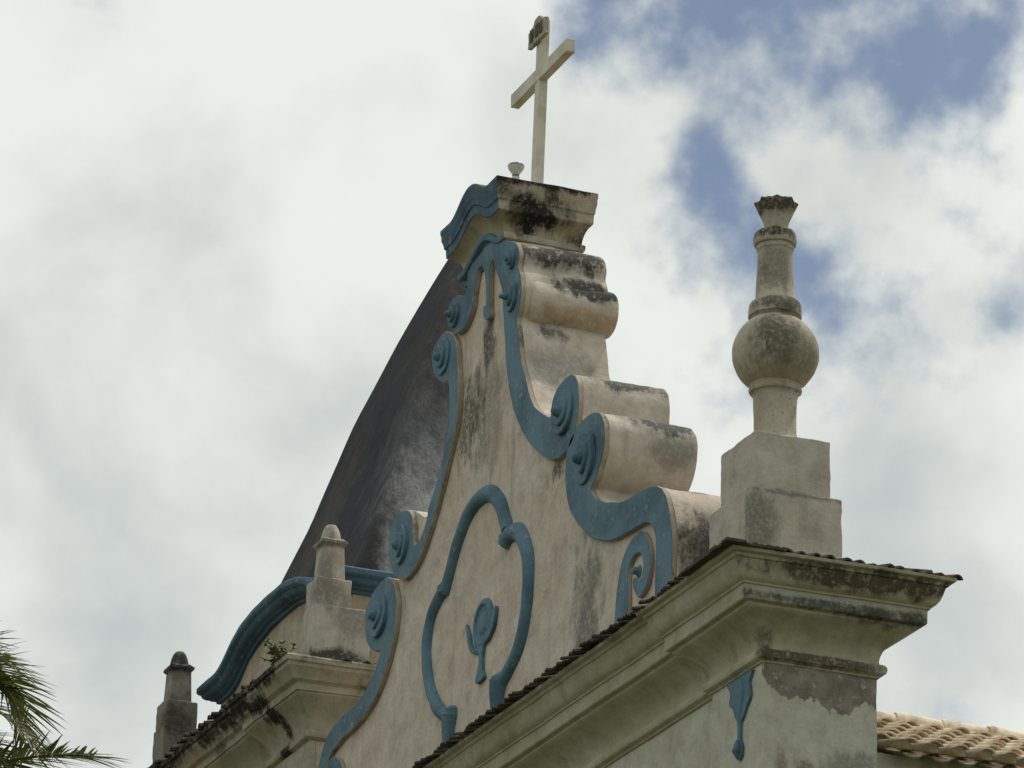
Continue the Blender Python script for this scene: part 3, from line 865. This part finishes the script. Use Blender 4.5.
def cap_arch(i):
    if 0 <= i <= NS:
        u = abs(cap_path[i % len(cap_path)][0] - CX) / 0.46
        return 0.158 * (0.5 + 0.5 * cos(pi * min(1, u)))
    return 0.0


CAP_LOW = [(0.0, 16.28, 0), (0.0, 16.335), (0.02, 16.34), (0.042, 16.352), (0.05, 16.378), (0.046, 16.402), (0.02, 16.416), (0.004, 16.42)]
CAP_COVE = [(0.004, 16.42), (0.01, 16.462), (0.03, 16.505), (0.062, 16.54), (0.098, 16.562), (0.12, 16.57)]
CAP_TOP = [(0.12, 16.57), (0.128, 16.578), (0.132, 16.655), (0.146, 16.668), (0.148, 16.69), (0.156, 16.72), (0.166, 16.74), (0.168, 16.79), (0.174, 16.80),
           (0.176, 16.842), (0.165, 16.852), (-0.2, 16.865), (-0.49, 16.87)]
bm = bmesh.new()
sweep(bm, cap_path, CAP_COVE, True, cap_arch)
rest = list(range(NS, 4 * NS)) + [0]
sweep(bm, cap_path, CAP_LOW, True, cap_arch, rest)
sweep(bm, cap_path, CAP_TOP[:-1], True, cap_arch, rest)
top = sweep(bm, cap_path, CAP_TOP[-3:], True, cap_arch)
add_box(bm, CX - 0.42, CX + 0.42, 0.02, 0.60, 16.2, 16.86)
trim_back(bm)
rough(bm, 0.010, 3.1)
cap = link('gable_cap', bm, MAT['cap'], church, smooth=30)
for prof in (CAP_LOW, CAP_TOP[:-2]):
    bm = bmesh.new()
    sweep(bm, cap_path, prof, True, cap_arch, range(0, NS + 1))
    rough(bm, 0.008, 3.1)
    link('hood_moulding', bm, MAT['blue_dark'] if prof is not CAP_LOW else MAT['blue'], cap, smooth=30)
# blocks that step out under the cap on the right and left shoulders are part of the gable wall outline

# ------------------------------------------------------------------ bell tower
TX0, TX1, TY1 = -15.15, -9.994, 5.15
tower = thing('bell_tower', ((TX0 + TX1) / 2, TY1 / 2, 0), "square bell tower behind the gable with a tall blackened pyramid roof and arched blue moulding", 'bell tower')
bm = bmesh.new()
add_box(bm, TX0 + 0.003, TX1 - 0.003, 0.063, TY1 - 0.06, 0, 13.98)
for x0, x1 in ((TX0, -14.05), (-11.10, TX1)):
    add_box(bm, x0, x1, 0.0, 0.06, 0, 13.9)
link('tower_wall', bm, MAT['tower'], tower)
TPATH = [(TX0, TY1), (TX0, 0.0), (-14.05, 0.0), (-14.05, 0.062), (-11.10, 0.062), (-11.10, 0.0), (TX1, 0.0), (TX1, TY1), (TX0 + .001, TY1)]
TPROF = [(0.0, 13.19), (0.02, 13.20), (0.042, 13.215), (0.05, 13.24), (0.046, 13.268), (0.02, 13.285), (0.005, 13.295), (0.012, 13.345), (0.035, 13.41),
         (0.075, 13.47), (0.13, 13.525), (0.178, 13.56), (0.20, 13.58), (0.205, 13.597), (0.222, 13.602), (0.226, 13.665), (0.245, 13.68), (0.268, 13.692),
         (0.285, 13.725), (0.318, 13.765), (0.345, 13.79), (0.350, 13.82), (0.372, 13.828), (0.380, 13.868), (0.36, 13.885), (0.1, 13.95), (-0.4, 14.02)]
bm = bmesh.new()
sweep(bm, subdivide(TPATH, 0.16), TPROF)
rough(bm, 0.014, 2.6)
tc = link('tower_cornice', bm, MAT['tower_cornice'], tower, smooth=28)
bm = bmesh.new()
add_half_tiles(bm, (-15.55, -0.36, 13.875), (1, 0, 0), (0, -1, 0), 39, 0.135, 0.036, 0.34, 0.07, 0.3)
rough(bm, 0.012, 8.0)
link('roof_tiles', bm, MAT['tile_dark'], tc)
bm = bmesh.new()
add_half_tiles(bm, (-9.64, 0.05, 13.865), (0, 1, 0), (1, 0, 0), 20, 0.10, 0.042, 0.30, 0.06, 0.15)
rough(bm, 0.012, 8.0)
link('roof_tiles', bm, MAT['tile_dark'], tc)

AC = ((-12.57), 2.57)
att_path = rect_path(AC[0] - 2.0, AC[0] + 2.0, AC[1] - 2.0, AC[1] + 2.0, 40)
BELL = [(0, .36), (.45, .352), (.85, .29), (1.10, .21), (1.30, .105), (1.45, .035), (1.62, 0.0), (9, 0)]


def att_arch(i):
    p = att_path[i % len(att_path)]
    u = abs(p[0] - AC[0]) if abs(abs(p[1] - AC[1]) - 2.0) < 1e-6 and abs(p[0] - AC[0]) < 1.999 else abs(p[1] - AC[1])
    if abs(abs(p[0] - AC[0]) - 2.0) < 1e-6 and abs(abs(p[1] - AC[1]) - 2.0) < 1e-6:
        return 0.0
    for (a, fa), (b, fb) in zip(BELL, BELL[1:]):
        if a <= u <= b:
            return fa + (fb - fa) * (u - a) / (b - a)
    return 0.0


bm = bmesh.new()
sweep(bm, att_path, [(0, 13.7, 0), (0, 14.45, 0), (0, 14.86), (0.03, 14.865)], True, att_arch)
rough(bm, 0.01, 2.0)
link('attic_wall', bm, MAT['attic'], tower, smooth=30)
bm = bmesh.new()
sweep(bm, att_path, [(-0.02, 14.855), (0.035, 14.857), (0.042, 14.885), (0.085, 14.893), (0.09, 14.905), (0.12, 14.91), (0.15, 14.93), (0.168, 14.965), (0.19, 14.975), (0.208, 15.0),
                     (0.208, 15.045), (0.19, 15.062), (-0.15, 15.09), (-0.6, 15.1)], True, att_arch)
rough(bm, 0.009, 3.0)
link('arched_moulding', bm, MAT['blue_dark'], tower, smooth=35)
SPIRE = [(1.98, 14.9), (1.95, 15.08), (1.74, 15.62), (1.565, 16.07), (1.416, 16.47), (1.265, 16.93), (1.085, 17.53), (0.92, 17.98), (0.79, 18.31), (0.635, 18.69), (0.48, 19.04), (0.335, 19.36), (0.23, 19.58), (0.10, 19.82), (0.015, 19.95)]
bm = bmesh.new()
lv = []
prof = spline(SPIRE, 3, False)
for h, z in prof:
    ring = []
    for sx, sy, ex, ey in ((-1, -1, 1, 0), (1, -1, 0, 1), (1, 1, -1, 0), (-1, 1, 0, -1)):
        for q in range(8):
            ring.append(bm.verts.new((AC[0] + h * (sx + ex * q / 4), AC[1] + h * (sy + ey * q / 4), z)))
    lv.append(ring)
for a, b in zip(lv, lv[1:]):
    for i in range(32):
        j = (i + 1) % 32
        bm.faces.new((a[i], a[j], b[j], b[i]))
bm.faces.new(lv[-1])
rough(bm, 0.018, 1.6)
link('pyramid_roof', bm, MAT['spire'], tower, smooth=30)

# ------------------------------------------------------------------ low tiled building behind the pier
aisle = thing('side_aisle', (-4.0, 8.0, 0), "low side building behind the corner pier with sunlit barrel tile roof", 'building')
Y0, Y1 = 0.93, 13.9
XE, ZE, XR, ZR = 0.10, 10.54, -2.2, 11.48
bm = bmesh.new()
v = [bm.verts.new((x, y, z)) for y in (Y0, Y1) for x, z in ((-9.95, 0), (-0.10, 0), (-0.10, 10.62), (XR, ZR - 0.07), (-9.95, 10.52))]
bm.faces.new(v[:5][::-1])
bm.faces.new(v[5:])
for i in range(5):
    j = (i + 1) % 5
    bm.faces.new((v[i], v[j], v[5 + j], v[5 + i]))
link('aisle_wall', bm, MAT['facade'], aisle)


def tile_slope(bm, x0, z0, x1, z1, courses, pitch, r):
    """barrel tiles from the eave (x0, z0) up to the ridge (x1, z1): covers over channels, in overlapping courses"""
    d = Vector((x1 - x0, 0, z1 - z0))
    L = d.length
    d.normalize()
    nrm = Vector((-d.z, 0, d.x))
    if nrm.z < 0:
        nrm = -nrm
    Yv = Vector((0, 1, 0))
    cl = L / courses
    n = int((Y1 - Y0) / pitch)
    for c in range(n):
        for kind in (0, 1):
            yb = Y0 + (c + 0.5 + 0.5 * kind) * pitch
            for k in range(courses):
                yc = yb + random.uniform(-.012, .012)
                s0 = k * cl + random.uniform(-.02, .02)
                s1 = min(L - 0.02, s0 + cl * 1.18)
                sag = random.uniform(-.006, .006)
                lift0, lift1 = (0.075 + sag, 0.032) if kind == 0 else (0.045, 0.012)
                base = Vector((x0, yc, z0))
                rows = []
                for s, lift, rad in ((s0, lift0, r), (s1, lift1, r * 0.82)):
                    o = base + d * s + nrm * lift
                    ro = []
                    for q in range(9):
                        a = pi * q / 8
                        ro.append((o + Yv * (rad * cos(a)) + nrm * (rad * 0.75 * sin(a)) * (1 if kind == 0 else -0.62),
                                   o + Yv * (rad * .84 * cos(a)) + nrm * (rad * 0.75 * .80 * sin(a)) * (1 if kind == 0 else -0.45)))
                    rows.append([(bm.verts.new(a), bm.verts.new(b)) for a, b in ro])
                A, B = rows
                for q in range(8):
                    f1 = bm.faces.new((A[q][0], A[q + 1][0], B[q + 1][0], B[q][0]))
                    f2 = bm.faces.new((A[q + 1][1], A[q][1], B[q][1], B[q + 1][1]))
                    f3 = bm.faces.new((A[q + 1][0], A[q][0], A[q][1], A[q + 1][1]))
                    f1.smooth = f2.smooth = True
                    if k == 0:
                        f1.material_index = f3.material_index = 1


bm = bmesh.new()
tile_slope(bm, XE, ZE, XR, ZR, 7, 0.21, 0.080)
tile_slope(bm, -9.95, 10.57, XR, ZR, 14, 0.34, 0.13)
bmesh.ops.recalc_face_normals(bm, faces=bm.faces[:])
me = bpy.data.meshes.new('tile_roof')
bm.to_mesh(me)
bm.free()
me.materials.append(MAT['tile_pale'])
me.materials.append(MAT['tile_rim'])
tr = bpy.data.objects.new('tile_roof', me)
COL.objects.link(tr)
tr.parent = aisle
tr.matrix_parent_inverse = base_matrix(aisle).inverted()
bm = bmesh.new()
n = int((Y1 - Y0) / 0.40)
for i in range(n):
    y = Y0 + i * 0.40
    z = ZR + 0.075 + random.uniform(-.006, .006)
    add_tube(bm, [(XR, y, z), (XR, y + 0.03, z + .002), (XR, y + 0.06, z), (XR, y + 0.44, z - 0.012)], [0.088, 0.094, 0.092, 0.080], 16, 0.62)
link('ridge_tiles', bm, MAT['tile_pale'], tr, smooth=40)

# ------------------------------------------------------------------ turned pinnacle on the corner pier
urn = thing('ball_pinnacle', (-0.80, 0.46, 11.95), "tall turned pinnacle with round ball and fluted tulip tip on the corner pier", 'pinnacle')
bm = bmesh.new()
add_block(bm, -1.185, -0.438, 0.09, 0.838, 11.90, 12.628)
link('lower_block', bm, MAT['pedestal'], urn, smooth=35, bevel=0.010)
bm = bmesh.new()
add_block(bm, -1.105, -0.487, 0.15, 0.765, 12.61, 13.085)
link('upper_block', bm, MAT['pedestal'], urn, smooth=35, bevel=0.010)
bm = bmesh.new()
prof = [(0.205, 13.07), (0.20, 13.10), (0.182, 13.13), (0.172, 13.16), (0.170, 13.185), (0.166, 13.20), (0.163, 13.30), (0.163, 13.42), (0.168, 13.50), (0.178, 13.525), (0.196, 13.535), (0.203, 13.555), (0.196, 13.58)]
for i in range(13):
    a = -0.93 + i * (0.93 + 1.0) / 12
    prof.append((0.328 * cos(a) + 0.0, 13.865 + 0.335 * sin(a)))
prof += [(0.19, 14.165), (0.205, 14.17), (0.207, 14.20), (0.20, 14.265), (0.19, 14.283), (0.158, 14.29), (0.151, 14.30), (0.145, 14.42), (0.136, 14.58), (0.128, 14.70), (0.132, 14.712),
         (0.139, 14.72), (0.139, 14.752), (0.156, 14.758), (0.165, 14.78), (0.166, 14.82), (0.158, 14.85), (0.145, 14.865), (0.09, 14.875)]
prof = [(r, z - 0.036 * max(0.0, min(1.0, (z - 13.3) / 0.8))) for r, z in prof]
add_lathe(bm, [(r, z - 13.07) for r, z in prof], (-0.812, 0.46, 13.07), 'Z', 48)
rough(bm, 0.009, 3.0)
rough(bm, 0.005, 14.0)
link('turned_shaft', bm, MAT['pinnacle'], urn, smooth=38)
bm = bmesh.new()
add_lathe(bm, [(0.074, 0.0), (0.080, 0.02), (0.098, 0.08), (0.128, 0.16), (0.152, 0.215), (0.156, 0.228), (0.148, 0.24), (0.10, 0.246), (0.092, 0.262), (0.06, 0.27), (0.03, 0.262)], (-0.80, 0.46, 14.832), 'Z', 64,
          lambda t, h: 1.0 + (0.06 + 0.34 * h) * (0.62 - abs(cos(4 * t)) ** 0.8))
for v in bm.verts:
    if v.co.z > 15.03:
        a = math.atan2(v.co.y - 0.46, v.co.x + 0.80)
        v.co.z += 0.008 * (0.5 - abs(cos(4 * a)))
rough(bm, 0.006, 11.0)
link('tulip_finial', bm, MAT['pinnacle'], urn, smooth=30)

# ------------------------------------------------------------------ square pinnacles on the tower corners


def tower_pinnacle(cx, cy, dz, mat, label, ks=1.0):
    t = thing('square_pinnacle', (cx, cy, 13.95), label, 'pinnacle', 'square pinnacles on the tower corners')
    bm = bmesh.new()
    add_block(bm, cx - .17 * ks, cx + .17 * ks, cy - .17 * ks, cy + .17 * ks, 14.49 + dz, 14.775 + dz, 0.05, 0.007)
    add_block(bm, cx - .165 * ks, cx + .19 * ks, cy - .19 * ks, cy + .36 * ks, 13.9, 14.498 + dz, 0.05, 0.007)
    link('pedestal', bm, mat, t, smooth=35, bevel=0.012)
    bm = bmesh.new()
    add_frustum(bm, cx, cy, 14.777 + dz, 15.135 + dz, .118 * ks, .103 * ks)
    link('shaft', bm, mat, t, bevel=0.010)
    bm = bmesh.new()
    add_frustum(bm, cx, cy, 15.110 + dz, 15.135 + dz, .106 * ks, .128 * ks)
    add_frustum(bm, cx, cy, 15.1352 + dz, 15.16 + dz, .130 * ks, .128 * ks)
    add_frustum(bm, cx, cy, 15.1602 + dz, 15.19 + dz, .122 * ks, .09 * ks)
    add_lathe(bm, [(0.100, 0), (0.098, 0.02), (0.085, 0.08), (0.068, 0.125), (0.045, 0.155), (0.015, 0.165)], (cx, cy, 15.18 + dz), 'Z', 24)
    rough(bm, 0.004, 9.0)
    link('domed_cap', bm, mat, t, smooth=40)
    return t


tower_pinnacle(-10.17, 0.19, 0.02, MAT['tower_pinnacle'], "small pale square pinnacle with domed cap between arched blue moulding and blue gable scroll")
tower_pinnacle(-14.79, 0.17, 0.08, MAT['dark_pinnacle'], "dark grey stained square pinnacle alone against the sky on the far tower corner", 1.0)

# ------------------------------------------------------------------ cross on the gable cap
cross = thing('cross', (-5.60, 0.40, 16.86), "cream painted cross with a small INRI plaque standing on the gable cap", 'cross')
bm = bmesh.new()
add_box(bm, -5.660, -5.546, 0.362, 0.440, 16.80, 18.64)
add_frustum(bm, -5.603, 0.401, 18.6402, 18.675, 0.051, 0.030, 0.036, 0.030)
for v in bm.verts:
    v.co.x += 0.045 * (v.co.z - 17.6) / 1.0
link('upright', bm, MAT['cross'], cross, bevel=0.006)
bm = bmesh.new()
add_box(bm, -6.200, -4.890, 0.356, 0.436, 18.065, 18.19)
link('crossbar', bm, MAT['cross'], cross, bevel=0.006)
bm = bmesh.new()
PLQ = [(-5.775, 18.425), (-5.765, 18.50), (-5.775, 18.578), (-5.72, 18.585), (-5.66, 18.605), (-5.63, 18.645), (-5.58, 18.655), (-5.53, 18.655), (-5.49, 18.635), (-5.46, 18.60), (-5.41, 18.588), (-5.37, 18.58),
       (-5.38, 18.50), (-5.365, 18.42), (-5.46, 18.415), (-5.57, 18.428), (-5.68, 18.418)]
add_prism(bm, spline(PLQ, 2, True, (0, 2, 11, 13)), 0.325, 0.362)
for v in bm.verts:
    v.co.x += 0.04
plaque = link('plaque', bm, MAT['plaque'], cross, bevel=0.005)
fc = bpy.data.curves.new('lettering', 'FONT')
fc.body = 'INRI'
fc.size = 0.165
fc.extrude = 0.006
fc.offset = 0.004
fc.align_x = 'CENTER'
fc.align_y = 'CENTER'
tmp = bpy.data.objects.new('lettering_source', fc)
COL.objects.link(tmp)
dg = bpy.context.evaluated_depsgraph_get()
lm = bpy.data.meshes.new_from_object(tmp.evaluated_get(dg))
bpy.data.objects.remove(tmp)
bpy.data.curves.remove(fc)
lm.transform(Matrix.Translation((-5.535, 0.321, 18.515)) @ Matrix.Rotation(pi / 2, 4, 'X') @ Matrix.Scale(0.92, 4, (1, 0, 0)))
lm.materials.clear()
lm.materials.append(MAT['letter'])
lo = bpy.data.objects.new('lettering', lm)
COL.objects.link(lo)
lo.parent = plaque
lo.matrix_parent_inverse = base_matrix(plaque).inverted()

# ------------------------------------------------------------------ little floodlight beside the cross
lamp = thing('floodlight', (-5.37, 0.10, 16.9), "small white floodlight bulb facing up on the gable cap beside the cross", 'lamp')
lx, ly = -5.365, 0.10
bm = bmesh.new()
add_lathe(bm, [(0.030, 16.84), (0.030, 16.99), (0.034, 16.995), (0.034, 17.02)], (lx, ly, 0), 'Z', 20)
link('socket', bm, MAT['lamp_white'], lamp, smooth=40)
bm = bmesh.new()
add_lathe(bm, [(0.031, 17.021), (0.031, 17.035)], (lx, ly, 0), 'Z', 20)
link('collar', bm, MAT['rust'], lamp, smooth=40)
bm = bmesh.new()
add_lathe(bm, [(0.028, 17.036), (0.036, 17.05), (0.050, 17.072), (0.066, 17.095), (0.0725, 17.115)], (lx, ly, 0), 'Z', 28)
link('reflector', bm, MAT['lamp_white'], lamp, smooth=50)
bm = bmesh.new()
add_lathe(bm, [(0.0730, 17.1155), (0.0735, 17.123), (0.066, 17.135), (0.042, 17.145), (0.01, 17.148)], (lx, ly, 0), 'Z', 28)
link('front_glass', bm, MAT['lamp_rim'], lamp, smooth=50)

# ------------------------------------------------------------------ weed rooted in the tower cornice


def leaf(bm, a, d, up, length, w):
    a, d = Vector(a), Vector(d).normalized()
    s = d.cross(Vector(up))
    if s.length < 1e-3:
        s = d.cross(Vector((1, 0, 0)))
    s = s.normalized() * w
    m = a + d * length * 0.5 + Vector((0, 0, 0.05 * length))
    e = a + d * length - Vector((0, 0, 0.1 * length))
    v = [bm.verts.new(c) for c in (a, m + s, e, m - s)]
    bm.faces.new((v[0], v[1], v[2]))
    bm.faces.new((v[0], v[2], v[3]))


weed = thing('weed', (-10.24, -0.2, 13.9), "small leafy weed growing from the near corner of the tower cornice", 'plant')
bm = bmesh.new()
bl = bmesh.new()
rw = random.Random(5)
for i in range(9):
    ax, ay = -10.27 + rw.uniform(-.06, .06), -0.22 + rw.uniform(-.06, .06)
    tipx, tipy, h = rw.uniform(-.14, .12), rw.uniform(-.16, .1), rw.uniform(.12, .33)
    pts = [(ax + tipx * t * t, ay + tipy * t * t, 13.89 + h * t) for t in (0, .35, .7, 1.0)]
    add_tube(bm, pts, [.006, .005, .004, .002], 5)
    for q in range(24):
        t = rw.uniform(.2, 1.0)
        c = (ax + tipx * t * t, ay + tipy * t * t, 13.89 + h * t)
        leaf(bl, c, (rw.uniform(-1, 1), rw.uniform(-1, 1), rw.uniform(-.2, .8)), (0, 0, 1), rw.uniform(.045, .08), rw.uniform(.013, .024))
link('stems', bm, MAT['weed_stem'], weed)
link('leaves', bl, MAT['weed'], weed)

# ------------------------------------------------------------------ coconut palm in front of the tower
palm = thing('palm_tree', (-13.2, -5.2, 0), "coconut palm with drooping green fronds left of the bell tower", 'palm tree')
CR = Vector((-12.05, -4.56, 12.1))
rp = random.Random(11)
bm = bmesh.new()
pts, rad = [], []
for i in range(40):
    t = i / 39
    pts.append((-13.2 + 1.15 * t ** 1.6, -5.2 + 0.64 * t ** 1.6, 12.0 * t))
    rad.append((0.24 - 0.10 * t) * (1.0 + 0.05 * (i % 2)) + (0.12 * (1 - t / .08) if t < .08 else 0))
add_tube(bm, pts, rad, 14)
link('trunk', bm, MAT['trunk'], palm, smooth=60)


def frond(C0, mid, tip, tm=0.72, nl=74):
    C0, mid, tip = Vector(C0), Vector(mid), Vector(tip)
    K = (mid - C0 * (1 - tm) ** 2 - tip * tm * tm) / (2 * tm * (1 - tm))
    f = lambda t: C0 * (1 - t) ** 2 + K * (2 * t * (1 - t)) + tip * (t * t)
    bl, br = bmesh.new(), bmesh.new()
    ts = [i / 15 for i in range(16)]
    add_tube(br, [f(t) for t in ts], [0.032 * (1 - t) + 0.005 for t in ts], 6)
    for i in range(nl):
        t = 0.14 + 0.86 * i / (nl - 1)
        p = f(t)
        tan = (f(min(1, t + .02)) - f(t - .02)).normalized()
        side = tan.cross(Vector((0, 0, 1))).normalized()
        up = side.cross(tan).normalized()
        ln = (0.80 * (1 - 0.45 * t) * min(1, 0.45 + 2.2 * t)) * rp.uniform(.82, 1.1)
        for s in (-1, 1):
            fwd = 0.50 + 0.75 * t + rp.uniform(-.12, .12)
            d = (side * s + tan * fwd + up * rp.uniform(-.05, .45)).normalized()
            w = rp.uniform(.011, .017)
            wv = d.cross(up).normalized() * w
            droop = rp.uniform(.02, .22)
            prev = None
            for q in range(5):
                u = q / 4
                c = p + d * (ln * u) - Vector((0, 0, 1)) * (droop * ln * u * u)
                k = (0.55, 1.0, 0.85, 0.5, 0.06)[q]
                row = (bl.verts.new(c - wv * k), bl.verts.new(c + Vector((0, 0, -w * .5 * k))), bl.verts.new(c + wv * k))
                if prev:
                    bl.faces.new((prev[0], prev[1], row[1], row[0]))
                    bl.faces.new((prev[1], prev[2], row[2], row[1]))
                prev = row
    fr = link('frond', br, MAT['rachis'], palm, smooth=60)
    link('leaflets', bl, MAT['frond'], fr)


FRONDS = [
    ((-10.69, -2.42, 12.9), (-10.17, -2.01, 12.82)) ,
    ((-11.15, -2.75, 13.79), (-11.23, -2.35, 13.19)) ,
    ((-11.69, -2.7, 14.07), (-12.07, -2.12, 13.78)) ,
    ((-10.65, -3.4, 13.82), (-10.15, -2.83, 13.58)) ,
    ((-11.53, -3.05, 12.77), (-11.32, -1.97, 12.5)) ,
    ((-11.78, -3.99, 14.75), (-11.9, -2.91, 14.94)) ,
    ((-10.74, -3.26, 13.44), (-10.41, -2.65, 12.57)) ,
    ((-11.32, -3.71, 13.97), (-11.08, -2.83, 14.07)) ,
    ((-11.94, -2.83, 13.39), (-12.24, -2.09, 13.17)) ,
    ((-10.71, -3.03, 13.37), (-10.28, -2.52, 12.9)) ,
    ((-11.28, -3.29, 13.8), (-11.16, -2.6, 13.64)) ,
]

for a, b in FRONDS:
    frond(CR + Vector((0, 0, .1)), a, b)
for i in range(11):                                        # the rest of the crown, all round
    az = 2.0 + i * 0.44 + rp.uniform(-.1, .1)
    el = (0.25, 0.75, 1.15)[i % 3] + rp.uniform(-.1, .1)
    L = rp.uniform(3.2, 3.8)
    dd = Vector((cos(az) * cos(el), sin(az) * cos(el), sin(el)))
    mid = CR + dd * (L * .62)
    tip = CR + Vector((cos(az), sin(az), 0)) * (L * (.85 - .25 * sin(el))) + Vector((0, 0, L * (sin(el) * .85 - .45)))
    frond(CR + Vector((0, 0, .1)), mid, tip, 0.62, 40)
